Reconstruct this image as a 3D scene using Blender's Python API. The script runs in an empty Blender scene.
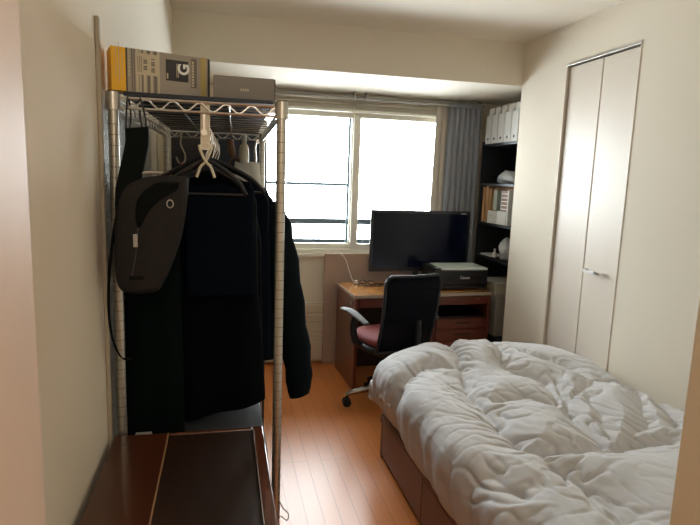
import bpy, math, random
import numpy as np
from mathutils import Matrix, Vector, noise
random.seed(7)
C = bpy.context.scene.collection
PI = math.pi

# ------------------------------------------------------------------ helpers
class MB:
    def __init__(s): s.v=[]; s.f=[]
    def add(s, vs, fs):
        n=len(s.v); s.v+= [tuple(p) for p in vs]; s.f+=[tuple(n+i for i in f) for f in fs]; return s
    def box(s,x0,x1,y0,y1,z0,z1,m=None):
        vs=[(x,y,z) for z in (z0,z1) for y in (y0,y1) for x in (x0,x1)]
        if m is not None: vs=[m@Vector(p) for p in vs]
        return s.add(vs,[(0,2,3,1),(4,5,7,6),(0,1,5,4),(2,6,7,3),(0,4,6,2),(1,3,7,5)])
    def prism(s, poly, axis, a, b):
        n=len(poly)
        def P(p,c):
            return {'x':(c,p[0],p[1]),'y':(p[0],c,p[1]),'z':(p[0],p[1],c)}[axis]
        vs=[P(p,a) for p in poly]+[P(p,b) for p in poly]
        return s.add(vs,[tuple(range(n-1,-1,-1)),tuple(range(n,2*n))]+[(i,(i+1)%n,n+(i+1)%n,n+i) for i in range(n)])
    def rings(s, rs, cap=True, closed=False):
        n=len(rs[0]); k=len(rs)
        vs=[p for r in rs for p in r]; fs=[]
        for a in range(k-1 if not closed else k):
            b=(a+1)%k
            for i in range(n):
                j=(i+1)%n; fs.append((a*n+i,a*n+j,b*n+j,b*n+i))
        if cap and not closed: fs.append(tuple(range(n-1,-1,-1))); fs.append(tuple((k-1)*n+i for i in range(n)))
        return s.add(vs,fs)
    def tube(s, pts, r, n=8, closed=False, cap=True):
        pts=[Vector(p) for p in pts]; k=len(pts)
        rr=r if isinstance(r,(list,tuple)) else [r]*k
        rs=[]; up=None
        for i,p in enumerate(pts):
            if closed: t=pts[(i+1)%k]-pts[i-1]
            else: t=pts[min(i+1,k-1)]-pts[max(i-1,0)]
            t.normalize()
            if up is None:
                up=Vector((0,0,1)) if abs(t.z)<.9 else Vector((1,0,0))
            a=(up-t*up.dot(t)); 
            if a.length<1e-5: a=t.orthogonal()
            a.normalize(); up=a; b=t.cross(a)
            rs.append([p+(a*math.cos(2*PI*q/n)+b*math.sin(2*PI*q/n))*rr[i] for q in range(n)])
        return s.rings(rs,cap,closed)
    def cyl(s,p0,p1,r,n=16,r1=None):
        return s.tube([p0,p1],[r,r if r1 is None else r1],n)
    def band(s, pts, w, t, side):
        """flat strap along pts: w along side vector, t thick"""
        pts=[Vector(p) for p in pts]; k=len(pts); rs=[]; sd=Vector(side).normalized()
        for i,p in enumerate(pts):
            d=(pts[min(i+1,k-1)]-pts[max(i-1,0)]).normalized(); nn=d.cross(sd).normalized()
            ww=w[i] if isinstance(w,(list,tuple)) else w
            rs.append([p+sd*ww/2+nn*t/2,p-sd*ww/2+nn*t/2,p-sd*ww/2-nn*t/2,p+sd*ww/2-nn*t/2])
        return s.rings(rs)
    def build(s,name,mat,parent=None,bevel=0,smooth=False,sub=0,angle=40,local=False,solid=0,seg=2):
        me=bpy.data.meshes.new(name)
        vs=s.v
        if parent is not None and not local:
            mi=world_of(parent).inverted(); vs=[tuple(mi@Vector(p)) for p in vs]
        me.from_pydata(vs,[],s.f); me.materials.append(mat)
        import bmesh
        b=bmesh.new(); b.from_mesh(me); bmesh.ops.recalc_face_normals(b,faces=b.faces); b.to_mesh(me); b.free()
        if smooth:
            me.polygons.foreach_set('use_smooth',[True]*len(me.polygons)); me.set_sharp_from_angle(angle=math.radians(angle))
        o=bpy.data.objects.new(name,me); C.objects.link(o)
        if parent is not None: o.parent=parent
        if solid:
            q=o.modifiers.new('solid','SOLIDIFY'); q.thickness=solid; q.offset=-1
        if bevel:
            q=o.modifiers.new('bevel','BEVEL'); q.width=bevel; q.segments=seg; q.limit_method='ANGLE'; q.angle_limit=math.radians(35)
            if not smooth:
                me.polygons.foreach_set('use_smooth',[True]*len(me.polygons)); me.set_sharp_from_angle(angle=math.radians(30))
                q.harden_normals=True
        if sub:
            q=o.modifiers.new('sub','SUBSURF'); q.levels=sub; q.render_levels=sub
        return o
def world_of(o):
    m=o.matrix_basis.copy(); p=o.parent
    while p is not None: m=p.matrix_basis@m; p=p.parent
    return m
def tag(o,label,cat,group=None,kind=None):
    if label: o['label']=label
    if cat: o['category']=cat
    if group: o['group']=group
    if kind: o['kind']=kind
    return o
def thing(name,label,cat,loc=(0,0,0),rz=0,group=None):
    o=bpy.data.objects.new(name,None); C.objects.link(o); o.location=loc; o.rotation_euler=(0,0,rz); o.empty_display_size=.05
    o.matrix_basis=Matrix.Translation(loc)@Matrix.Rotation(rz,4,'Z')
    return tag(o,label,cat,group)
def struct(o):
    o['kind']='structure'; return o
def sbox(name,mat,*b,parent=None,bevel=0):
    o=MB().box(*b).build(name,mat,parent,bevel=bevel)
    if parent is None: struct(o)
    return o
def text(s,size,mat,parent,M,name='lettering',ext=.0004,bold=0,sx=1):
    cu=bpy.data.curves.new('t','FONT'); cu.body=s; cu.size=size; cu.align_x='CENTER'; cu.align_y='CENTER'; cu.extrude=ext; cu.offset=bold
    t=bpy.data.objects.new('t',cu); C.objects.link(t); dg=bpy.context.evaluated_depsgraph_get(); dg.update()
    me=bpy.data.meshes.new_from_object(t.evaluated_get(dg)); bpy.data.objects.remove(t); bpy.data.curves.remove(cu)
    me.transform(Matrix.Diagonal((sx,1,1,1))); me.transform(M)
    if parent is not None: me.transform(world_of(parent).inverted())
    me.materials.clear(); me.materials.append(mat)
    o=bpy.data.objects.new(name,me); C.objects.link(o)
    if parent is not None: o.parent=parent
    return o
def catmull(pts,n=6):
    P=[Vector(p) for p in pts]; P=[P[0]*2-P[1]]+P+[P[-1]*2-P[-2]]; out=[]
    for i in range(1,len(P)-2):
        for k in range(n):
            t=k/n; a,b,c,d=P[i-1:i+3]
            out.append(.5*((2*b)+(c-a)*t+(2*a-5*b+4*c-d)*t*t+(3*b-a-3*c+d)*t**3))
    out.append(P[-2]); return out

# ------------------------------------------------------------------ materials
def mat(name,col,rough=.6,metal=0,spec=.5,nscale=0,namt=0,bump=0,bscale=0,bdist=.002,coat=0,trans=0,stretch=None,sheen=0):
    m=bpy.data.materials.new(name); m.use_nodes=True; nt=m.node_tree; N=nt.nodes; L=nt.links
    b=N['Principled BSDF']; c=(*col,1)
    b.inputs['Base Color'].default_value=c; b.inputs['Roughness'].default_value=rough; b.inputs['Metallic'].default_value=metal
    b.inputs['Specular IOR Level'].default_value=spec; b.inputs['Coat Weight'].default_value=coat; b.inputs['Sheen Weight'].default_value=sheen
    tc=N.new('ShaderNodeTexCoord'); mp=N.new('ShaderNodeMapping'); L.new(tc.outputs['Object'],mp.inputs[0])
    if stretch: mp.inputs['Scale'].default_value=stretch
    nz=N.new('ShaderNodeTexNoise'); nz.inputs['Scale'].default_value=nscale or 20; nz.inputs['Detail'].default_value=4; L.new(mp.outputs[0],nz.inputs[0])
    a=namt or .04
    mx=N.new('ShaderNodeMixRGB'); mx.inputs[1].default_value=(*[x*(1-a) for x in col],1); mx.inputs[2].default_value=(*[min(1,x*(1+a)) for x in col],1)
    L.new(nz.outputs['Fac'],mx.inputs[0]); L.new(mx.outputs[0],b.inputs['Base Color'])
    if bump:
        n2=N.new('ShaderNodeTexNoise'); n2.inputs['Scale'].default_value=bscale; n2.inputs['Detail'].default_value=3; L.new(tc.outputs['Object'],n2.inputs[0])
        bp=N.new('ShaderNodeBump'); bp.inputs['Strength'].default_value=bump; bp.inputs['Distance'].default_value=bdist
        L.new(n2.outputs['Fac'],bp.inputs['Height']); L.new(bp.outputs[0],b.inputs['Normal'])
    return m
WALL=mat('wall_vinyl',(.76,.70,.585),.85,nscale=3,namt=.02,bump=.35,bscale=110,bdist=.0015)
CEIL=mat('ceiling_vinyl',(.80,.735,.63),.9,nscale=3,namt=.02,bump=.3,bscale=90,bdist=.0015)
JAMB=mat('jamb_paint',(.74,.62,.52),.5)
JAMBR=mat('jamb_paint_cream',(.70,.65,.52),.6)
DOORM=mat('closet_door',(.72,.65,.56),.42,nscale=6,namt=.03,stretch=(1,1,.1))
GAPSHADE=mat('gap_shade_sheet',(.12,.09,.07),.7)  # dark colour standing for shade in the closet door gaps
ALU=mat('aluminium',(.75,.74,.72),.3,.9)
CHROME=mat('chrome_wire',(.62,.60,.56),.28,.95)
POLE=mat('pole_metal',(.52,.50,.44),.34,.9)
GROOVE=mat('groove',(.10,.09,.07),.6,.4)
WHITEF=mat('window_frame_white',(.82,.79,.68),.4)
RAILG=mat('rail_dark',(.007,.009,.011),.8,spec=.04)
RAILL=mat('rail_light',(.060,.078,.085),.8,spec=.05)
GREYRAIL=mat('rail_grey',(.42,.41,.38),.4,.3)
BLIND=mat('blind_cloth',(.62,.58,.48),.8)
CURT=mat('curtain_bluegrey',(.27,.285,.315),.85,nscale=60,namt=.05,sheen=.2)
CURTC=mat('curtain_cream',(.55,.50,.42),.85)
TVB=mat('tv_black',(.012,.012,.016),.3)
TVS=mat('tv_screen',(.003,.005,.018),.12,spec=.3)
PRB=mat('printer_black',(.018,.02,.022),.35)
PRT=mat('printer_top',(.80,.88,.85),.35,spec=.5)
SILV=mat('silver_plastic',(.6,.62,.62),.3,.3)
LETW=mat('lettering_white',(.8,.8,.78),.5)
DW=mat('desk_wood',(.15,.040,.024),.32,nscale=9,namt=.25,stretch=(1,1,8),coat=.3)
DWD=mat('desk_wood_shaded',(.022,.009,.007),.4,nscale=9,namt=.25)  # desk wood with kneehole and recess shade put into its colour
DTOP=mat('desk_top_wood',(.60,.26,.07),.16,nscale=7,namt=.2,stretch=(1,9,1),coat=.8)
DEDGE=mat('desk_edge_strip',(.42,.36,.29),.25)  # tan edge strip, colour lightened to carry its glossy reflection
CHW=mat('chest_wood',(.070,.021,.010),.28,nscale=6,namt=.25,stretch=(9,1,1),coat=.3)
CHD=mat('chest_panel_dark',(.026,.013,.008),.36,nscale=8,namt=.3,stretch=(9,1,1))
CHR=mat('chest_rim',(.10,.030,.014),.2,nscale=8,namt=.2,coat=.8)
GOLD=mat('seam_tan',(.34,.20,.10),.5)
CHAIRB=mat('chair_plastic',(.007,.008,.011),.5)
CHAIRG=mat('chair_arm_grey',(.10,.10,.095),.6,0)
CHAIRM=mat('chair_metal',(.35,.33,.30),.25,.9)
REDC=mat('seat_cushion_red',(.24,.045,.045),.8,bump=.3,bscale=200)
BEDW=mat('bed_laminate',(.21,.098,.056),.55,nscale=8,namt=.2,stretch=(1,1,7))
BEDD=mat('bed_dark',(.03,.018,.012),.6)
MATT=mat('mattress_cloth',(.72,.66,.58),.8)
BOARD=mat('board_beige',(.46,.34,.27),.6,nscale=5,namt=.05)
NAVY=mat('cloth_navy',(.0020,.0042,.0090),.95,nscale=30,namt=.2,bump=.25,bscale=350,bdist=.001,spec=.08)
BLACKC=mat('cloth_black',(.0018,.0026,.0040),.95,nscale=30,namt=.2,bump=.25,bscale=350,bdist=.001,spec=.08)
GREENC=mat('cloth_green_black',(.0024,.0060,.0055),.95,nscale=30,namt=.2,bump=.25,bscale=350,bdist=.001,spec=.08)
PUFF=mat('jacket_shell',(.0014,.0050,.0075),.7,nscale=30,namt=.2,bump=.3,bscale=60,bdist=.004,spec=.10)
BAGM=mat('bag_canvas',(.022,.020,.020),.75,nscale=200,namt=.3,bump=.4,bscale=500,bdist=.0008,spec=.15)
BAGD=mat('bag_strap_black',(.0025,.004,.004),.8,spec=.12)
CASE=mat('case_grey',(.060,.065,.070),.5)
CASEL=mat('case_light',(.40,.40,.38),.5)
BOXG=mat('carton_grey',(.34,.31,.26),.6,nscale=8)
BOXG2=mat('carton_grey_plain',(.21,.195,.18),.6)
YEL=mat('carton_yellow',(.85,.46,.005),.5)
YELP=mat('carton_strip_yellow',(.42,.34,.12),.55)
PAPERL=mat('label_cream',(.55,.50,.36),.7)
INK=mat('ink_dark',(.03,.03,.035),.6)
INKM=mat('ink_mid',(.16,.14,.12),.6)
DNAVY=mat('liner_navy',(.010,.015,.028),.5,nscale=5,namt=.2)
CABD=mat('cabinet_dark',(.022,.020,.024),.6)
FILEB=mat('file_box_white',(.62,.61,.57),.6)
SHB=mat('bookcase_black',(.010,.011,.014),.5)
KRAFT=mat('kraft_paper',(.42,.24,.10),.7,nscale=12,namt=.1)
PAPG=mat('paper_grey_green',(.38,.42,.36),.7)
PAPW=mat('paper_white',(.66,.65,.60),.7)
BROWNP=mat('brown_wood',(.22,.10,.045),.5,nscale=15,namt=.2)
CREAMP=mat('cream_plastic',(.62,.56,.42),.4)
PINK=mat('pink_cord',(.45,.12,.12),.6)
PLB=mat('plastic_film',(.50,.52,.52),.25,bump=.8,bscale=30,bdist=.01)
CABW=mat('cable_white',(.75,.73,.68),.45)
CABB=mat('cable_black',(.01,.01,.012),.4)
HANG=mat('hanger_black',(.010,.010,.012),.3)
HEAT=mat('heater_white',(.66,.60,.48),.5)
LAMP=mat('lamp_shade',(.8,.78,.7),.5)
def silver_sheet():
    m=mat('foil_sheet',(.55,.55,.52),.32,.75)
    nt=m.node_tree; N=nt.nodes;L=nt.links;b=N['Principled BSDF']
    v=N.new('ShaderNodeTexVoronoi'); v.inputs['Scale'].default_value=110
    tc=N.new('ShaderNodeTexCoord'); L.new(tc.outputs['Object'],v.inputs[0])
    bp=N.new('ShaderNodeBump'); bp.inputs['Strength'].default_value=1; bp.inputs['Distance'].default_value=.006
    L.new(v.outputs['Distance'],bp.inputs['Height']); L.new(bp.outputs[0],b.inputs['Normal']); return m
FOIL=silver_sheet()
def floor_mat():
    m=bpy.data.materials.new('floor_planks'); m.use_nodes=True; nt=m.node_tree;N=nt.nodes;L=nt.links;b=N['Principled BSDF']
    tc=N.new('ShaderNodeTexCoord'); mp=N.new('ShaderNodeMapping'); L.new(tc.outputs['Object'],mp.inputs[0])
    mp.inputs['Rotation'].default_value=(0,0,PI/2); mp.inputs['Location'].default_value=(0,.018,0)
    br=N.new('ShaderNodeTexBrick'); L.new(mp.outputs[0],br.inputs[0]); br.offset=.37; br.offset_frequency=3
    br.inputs['Scale'].default_value=1; br.inputs['Mortar Size'].default_value=.0011; br.inputs['Mortar Smooth'].default_value=.3
    br.inputs['Brick Width'].default_value=.909; br.inputs['Row Height'].default_value=.0757
    br.inputs['Color1'].default_value=(.60,.205,.052,1); br.inputs['Color2'].default_value=(.64,.225,.060,1); br.inputs['Mortar'].default_value=(.28,.09,.025,1)
    mp2=N.new('ShaderNodeMapping'); mp2.inputs['Scale'].default_value=(60,2.5,1); L.new(tc.outputs['Object'],mp2.inputs[0])
    nz=N.new('ShaderNodeTexNoise'); nz.inputs['Scale'].default_value=1; nz.inputs['Detail'].default_value=5; L.new(mp2.outputs[0],nz.inputs[0])
    rp=N.new('ShaderNodeMapRange'); rp.inputs['To Min'].default_value=.95; rp.inputs['To Max'].default_value=1.05; L.new(nz.outputs['Fac'],rp.inputs['Value'])
    mx=N.new('ShaderNodeMixRGB'); mx.blend_type='MULTIPLY'; mx.inputs[0].default_value=1; L.new(br.outputs['Color'],mx.inputs[1]); L.new(rp.outputs[0],mx.inputs[2])
    L.new(mx.outputs[0],b.inputs['Base Color'])
    rr=N.new('ShaderNodeMapRange'); rr.inputs['To Min'].default_value=.27; rr.inputs['To Max'].default_value=.33; L.new(nz.outputs['Fac'],rr.inputs['Value']); L.new(rr.outputs[0],b.inputs['Roughness'])
    b.inputs['Specular IOR Level'].default_value=.42
    bp=N.new('ShaderNodeBump'); bp.inputs['Strength'].default_value=.4; bp.inputs['Distance'].default_value=.002; bp.invert=True
    L.new(br.outputs['Fac'],bp.inputs['Height']); L.new(bp.outputs[0],b.inputs['Normal']); return m
FLOOR=floor_mat()
def glass_mat():
    m=bpy.data.materials.new('window_glass'); m.use_nodes=True; nt=m.node_tree;N=nt.nodes;L=nt.links;N.remove(N['Principled BSDF'])
    t=N.new('ShaderNodeBsdfTransparent'); t.inputs[0].default_value=(.96,.98,.98,1); g=N.new('ShaderNodeBsdfGlossy'); g.inputs['Roughness'].default_value=.02
    fr=N.new('ShaderNodeFresnel'); fr.inputs['IOR'].default_value=1.45; mx=N.new('ShaderNodeMixShader')
    L.new(fr.outputs[0],mx.inputs[0]); L.new(t.outputs[0],mx.inputs[1]); L.new(g.outputs[0],mx.inputs[2]); L.new(mx.outputs[0],N['Material Output'].inputs[0]); return m
GLASS=glass_mat()
def mesh_mat():
    m=bpy.data.materials.new('chair_net'); m.use_nodes=True; nt=m.node_tree;N=nt.nodes;L=nt.links;b=N['Principled BSDF']
    b.inputs['Base Color'].default_value=(.005,.006,.010,1); b.inputs['Roughness'].default_value=.9; b.inputs['Specular IOR Level'].default_value=.1; b.inputs['Alpha'].default_value=.92
    return m
NET=mesh_mat()
def duvet_mat():
    m=mat('duvet_cotton',(.56,.555,.565),.85,nscale=4,namt=.02,bump=.2,bscale=45,bdist=.004,sheen=.15)
    return m
DUV=duvet_mat()

# ------------------------------------------------------------------ room shell
XL,XR=-.285,1.9435; YN0,YN1=.48,.60; YB,YD=3.4774,4.33; ZC,ZB=2.42,2.1475; XA=2.36
sbox('floor',FLOOR,-1.0,2.6,-1.6,YD+.12,-.06,0)
sbox('wall_left',WALL,XL-.12,XL,YN1,YD+.12,0,ZC+.1)
sbox('ceiling',CEIL,XL,XR+.5,YN1,YB,ZC,ZC+.1)
sbox('trim_1',WALL,XL,XA+.1,YB,YD+.12,ZB,ZC+.1)                 # dropped beam over the window bay
CY0,CY1,CZ=2.383,2.978,2.196
w=MB().box(XR,XA+.1,YN1,CY0,0,ZC).box(XR,XA+.1,CY1,YB,0,ZC).box(XR,XA+.1,CY0,CY1,CZ,ZC).box(XR+.05,XA+.1,CY0,CY1,0,CZ)
struct(w.build('wall_right',WALL))
sbox('wall_alcove',WALL,XA,XA+.1,YB,YD+.12,0,ZB)
WX0,WX1,WZ0,WZ1=.22,1.80,.897,2.052
w=MB().box(XL,WX0,YD,YD+.12,0,ZB).box(WX1,XA,YD,YD+.12,0,ZB).box(WX0,WX1,YD,YD+.12,0,WZ0).box(WX0,WX1,YD,YD+.12,WZ1,ZB)
struct(w.build('wall_back',WALL))
DX0,DX1=-.186,.622
w=MB().box(-1.0,DX0-.035,YN0,YN1,0,ZC+.1).box(DX1+.035,2.5,YN0,YN1,0,ZC+.1).box(DX0-.035,DX1+.035,YN0,YN1,2.04,ZC+.1)
struct(w.build('wall_front',WALL))
fr=struct(thing('door_1',None,None,(DX0,YN0,0)))
MB().box(DX0-.035,DX0,YN0-.012,YN1+.004,0,2.04).build('left_jamb',JAMB,fr,bevel=.003)
MB().box(DX1,DX1+.035,YN0-.012,YN1+.004,0,2.04).build('right_jamb',JAMBR,fr,bevel=.003)
MB().box(DX0,DX1,YN0-.012,YN1+.004,2.005,2.04).build('head_jamb',JAMB,fr,bevel=.003)
# hallway the camera stands in
sbox('wall_hall_left',WALL,-1.0,-.9,-1.5,YN0,0,ZC)
sbox('wall_hall_right',WALL,1.2,1.3,-1.5,YN0,0,ZC)
sbox('wall_hall_back',WALL,-1.0,1.3,-1.6,-1.5,0,ZC)
sbox('ceiling_hall',CEIL,-1.0,1.3,-1.6,YN0,ZC,ZC+.1)
# raceway strip on the left wall
struct(MB().box(XL,XL+.010,1.415,1.431,.0,1.845).build('trim_2',mat('trim_beige',(.40,.35,.27),.6),bevel=.003))
# closet bifold door
cd=struct(thing('door_2',None,None,(XR,CY0,0)))
MB().box(XR+.012,XR+.042,CY0+.006,2.668,.01,2.176).build('door_panel',DOORM,cd,bevel=.003)
MB().box(XR+.012,XR+.042,2.676,CY1-.012,.01,2.176).build('door_panel',DOORM,cd,bevel=.003)
MB().box(XR+.044,XR+.05,CY0,CY1,0,2.18).build('gap_shade_sheet',GAPSHADE,cd)  # added dark sheet, paints the shadow lines between door parts
MB().box(XR-.004,XR+.008,CY0,CY0+.004,0,2.19).box(XR-.004,XR+.008,CY1-.005,CY1,0,2.19).build('door_casing',DOORM,cd)
MB().box(XR-.006,XR+.03,CY0-.002,CY1+.002,2.183,2.198).build('track',ALU,cd,bevel=.001)
h=MB(); hp=catmull([(XR+.012,2.492,1.045),(XR-.020,2.500,1.047),(XR-.030,2.53,1.049),(XR-.026,2.565,1.047),(XR-.028,2.61,1.049),(XR-.020,2.632,1.050),(XR+.012,2.64,1.050)],5)
h.band(hp,[.010+.006*math.sin(PI*i/(len(hp)-1)) for i in range(len(hp))],.006,(0,0,1)).build('handle',ALU,cd,smooth=True)

# ------------------------------------------------------------------ window
wn=struct(thing('window_1',None,None,(1.0,YD,WZ0)))
f=MB(); y0,y1=YD-.004,YD+.09
f.box(WX0,WX0+.045,y0,y1,WZ0,WZ1).box(WX1-.045,WX1,y0,y1,WZ0,WZ1).box(WX0+.045,WX1-.045,y0,y1,WZ0,WZ0+.035).box(WX0+.045,WX1-.045,y0,y1,WZ1-.035,WZ1)
f.build('window_frame',WHITEF,wn,bevel=.003)
sbox('window_sill',WHITEF,WX0-.03,WX1+.03,YD-.03,YD-.005,WZ0-.022,WZ0,parent=wn,bevel=.003)
def sash(xa,xb,ya,st):
    yb=ya+.03; za,zb=WZ0+.036,WZ1-.036
    b=MB().box(xa,xa+st,ya,yb,za,zb).box(xb-st,xb,ya,yb,za,zb).box(xa+st,xb-st,ya,yb,za,za+.042).box(xa+st,xb-st,ya,yb,zb-.045,zb)
    s=b.build('sash',WHITEF,wn,bevel=.002)
    MB().box(xa+st,xb-st,ya+.012,ya+.017,za+.042,zb-.045).build('glass',GLASS,s)
    return s
s1=sash(WX0+.047,1.044,YD+.045,.046); s2=sash(1.004,WX1-.047,YD+.010,.056)
MB().box(.976,.996,YD+.0765,YD+.086,WZ0+.036,WZ1-.036).build('screen_frame',RAILL,wn)
lk=MB().box(1.02,1.04,YD+.0,YD+.0095,1.32,1.37).build('latch',WHITEF,s2,bevel=.002)
rl=thing('balcony_railing','dark horizontal metal railing bars outside the window glass','railing',(1.0,4.72,.0))
# posts outside the visible panes carry the bars
for x in (-.35,2.5): MB().box(x,x+.04,4.7,4.74,-.05,1.46).build('railing_post',RAILG,rl)
MB().box(-.31,2.5,4.70,4.74,.930,.970).build('railing_bar',RAILG,rl)
MB().box(-.31,2.5,4.70,4.74,1.103,1.148).build('railing_bar',RAILG,rl)
MB().box(WX0+.047,.9755,4.408,4.418,1.436,1.459).build('crossbar',RAILL,wn)
sbox('ground_ledge',mat('concrete_pale',(.6,.6,.58),.9),-1,3,YD+.125,5.2,-.12,-.05)
# rolled blinds
for i,(a,b) in enumerate(((.255,.990),(1.000,1.735))):
    bl=thing('blind','%s beige pleated window blind pulled up under the curtain rail'%('left' if i==0 else 'right'),'blind',(a,4.29,2.03),0,'pleated blinds above the window')
    MB().box(a,b,4.275,4.312,2.058,2.076).build('headrail',BLIND,bl,bevel=.003)
    p=MB(); 
    for k in range(4): z=2.026+k*.0075; p.box(a+.003,b-.003,4.278,4.310,z,z+.0055)
    p.build('pleats',BLIND,bl,bevel=.001)
    MB().box(a,b,4.275,4.312,2.006,2.025).build('bottom_rail',WHITEF,bl,bevel=.003)
# curtain rail (double)
cr=thing('curtain_rail','double grey curtain rail running along the underside of the beam above the window','curtain rail',(1.1,4.2,2.10))
for (yy,zz) in ((4.205,2.097),(4.258,2.122)):
    MB().cyl((.10,yy,zz),(2.02,yy,zz),.0115,14).build('rail_tube',GREYRAIL,cr,smooth=True)
    for xe in (.085,2.021): MB().cyl((xe,yy,zz),(xe+.014,yy,zz),.0155,14).build('end_cap',GREYRAIL,cr,smooth=True)
for x in (.22,.97,1.06,1.95):
    MB().box(x-.005,x+.005,4.192,4.272,2.134,2.1465).box(x-.006,x+.006,4.191,4.219,2.083,2.134).build('bracket',GREYRAIL,cr,bevel=.002)
# curtains
def curtain(xa,xb,yc,za,zb,amp,nf,seed,xs=0):
    m=MB(); nx,nz=nf*12,26; rs=[]
    rnd=random.Random(seed); ph=[rnd.uniform(-.5,.5) for _ in range(nf+2)]; am=[rnd.uniform(.6,1.1) for _ in range(nf+2)]
    vs=[];fs=[]
    for j in range(nz+1):
        t=j/nz; z=zb+(za-zb)*t
        for i in range(nx+1):
            s=i/nx; k=s*nf; q=int(min(k,nf)); 
            y=yc+amp*(.75+.25*t)*am[q]*math.sin(2*PI*(k)+.5*math.sin(3*t+ph[q]))
            x=xa+(xb-xa)*s+xs*t*(.5-s)*-1+.006*math.sin(2*PI*k*1+1.3+t)
            vs.append((x,y,z))
    n=nx+1
    for j in range(nz):
        for i in range(nx): a=j*n+i; fs.append((a,a+1,a+n+1,a+n))
    m.add(vs,fs); return m
ct=thing('curtain','blue-grey pleated curtain gathered at the right end of the window','curtain',(1.83,4.18,.74))
curtain(1.735,2.005,4.205,.80,2.112,.017,6,3,.03).build('curtain_cloth',CURT,ct,smooth=True,angle=180,solid=.003)
MB().box(1.73,2.005,4.188,4.222,2.080,2.112).build('curtain_heading',CURT,ct,bevel=.004)
cc=thing('curtain','cream backlit curtain edge hanging between the window and the blue-grey curtain','curtain',(1.69,4.245,.74))
curtain(1.648,1.80,4.258,.80,2.125,.012,3,8,.03).build('curtain_cloth',CURTC,cc,smooth=True,angle=180,solid=.002)

# heater panel low on the window wall
ht=thing('panel_heater','low cream slatted panel heater on the wall below the window','heater',(.5,4.3,.0))
MB().box(.12,.80,4.295,4.328,.015,.50).build('heater_body',HEAT,ht,bevel=.004)
for k in range(6): MB().box(.125,.795,4.283,4.2945,.030+k*.078,.098+k*.078).build('slat',HEAT,ht,bevel=.004)
# board behind the desk
bd=MB().box(.785,1.62,4.262,4.277,.0,.905).build('backing_board',BOARD,bevel=.002); tag(bd,'plain pinkish-beige board standing upright behind the desk under the window','board')

# ------------------------------------------------------------------ desk
A=math.radians(3.1)
dk=thing('desk','reddish-brown wooden desk with a glossy orange top standing under the window','desk',(.9,3.657,0),A)
DWd,DD=1.055,.52
MB().box(-.008,DWd,-.008,DD,.676,.694).build('desktop',DTOP,dk,local=True,bevel=.003)
MB().box(-.012,DWd+.004,-.012,-.0085,.674,.698).box(-.012,-.0085,-.012,DD,.674,.698).build('edge_strip',DEDGE,dk,local=True)
MB().box(0,.022,0,DD-.01,0,.674).build('side_panel',DW,dk,local=True,bevel=.002)
k=MB().cyl((-.001,.075,.630),(-.014,.075,.630),.008,14,.013).build('knob',ALU,dk,local=True,smooth=True)
MB().box(DWd-.022,DWd-.002,-.004,DD-.01,0,.674).build('side_panel',DW,dk,local=True,bevel=.002)
MB().box(.022,DWd-.022,DD-.03,DD-.015,.0,.674).build('back_panel',DWD,dk,local=True)  # near-black colour paints the kneehole shade
MB().box(.60,.62,.01,DD-.03,0,.674).build('divider',DW,dk,local=True)
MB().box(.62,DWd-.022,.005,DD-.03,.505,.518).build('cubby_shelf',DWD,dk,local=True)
d=MB().box(.03,.597,.0,.02,.605,.668).build('drawer',DW,dk,local=True,bevel=.002)
MB().box(.26,.36,-.010,-.001,.63,.64).build('handle',DWD,d,local=True,bevel=.002)
d=MB().box(.624,DWd-.026,-.004,.016,.608,.668).box(.64,DWd-.05,.016,.4,.612,.62).build('drawer',DW,dk,local=True,bevel=.002)
MB().cyl((.95,-.012,.648),(.95,-.0045,.648),.004,10).build('lock',ALU,d,local=True)
for (z0,z1) in ((.425,.502),(.335,.420),(.06,.33)):
    d=MB().box(.624,DWd-.026,-.004,.016,z0,z1).build('drawer',DW,dk,local=True,bevel=.002)
    MB().box(.775,.90,-.009,-.0045,(z0+z1)/2-.002,(z0+z1)/2+.012).build('handle',DWD,d,local=True,bevel=.003)
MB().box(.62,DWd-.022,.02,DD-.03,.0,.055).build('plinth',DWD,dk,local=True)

# ------------------------------------------------------------------ tv
tv=thing('television','wide black flat-screen television standing on the desk in front of the window','television',(1.53,4.16,.695))
TX0,TX1,TZ0,TZ1=1.112,1.935,.785,1.268
MB().box(TX0,TX1,4.118,4.142,TZ0,TZ1).box(TX0+.1,TX1-.1,4.142,4.158,TZ0+.05,TZ1-.08).build('housing',TVB,tv,bevel=.004)
MB().box(TX0+.022,TX1-.022,4.1165,4.1178,TZ0+.035,TZ1-.022).build('screen',TVS,tv)
MB().cyl((1.5,4.13,.71),(1.5,4.13,.80),.022,16).build('neck',TVB,tv,smooth=True)
pl=[(1.5+.15*math.cos(a),4.135+.048*math.sin(a)) for a in [2*PI*i/32 for i in range(32)]]
MB().prism(pl,'z',.6975,.712).build('stand_base',TVB,tv,bevel=.003)
b=MB()
for i,wd in enumerate((6,4,6,3,6,5)): x=1.857+sum((6,4,6,3,6,5)[:i])*.001+i*.0022; b.box(x,x+wd*.001,4.1155,4.1177,1.2475,1.2535)
b.build('lettering',LETW,tv)
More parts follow.
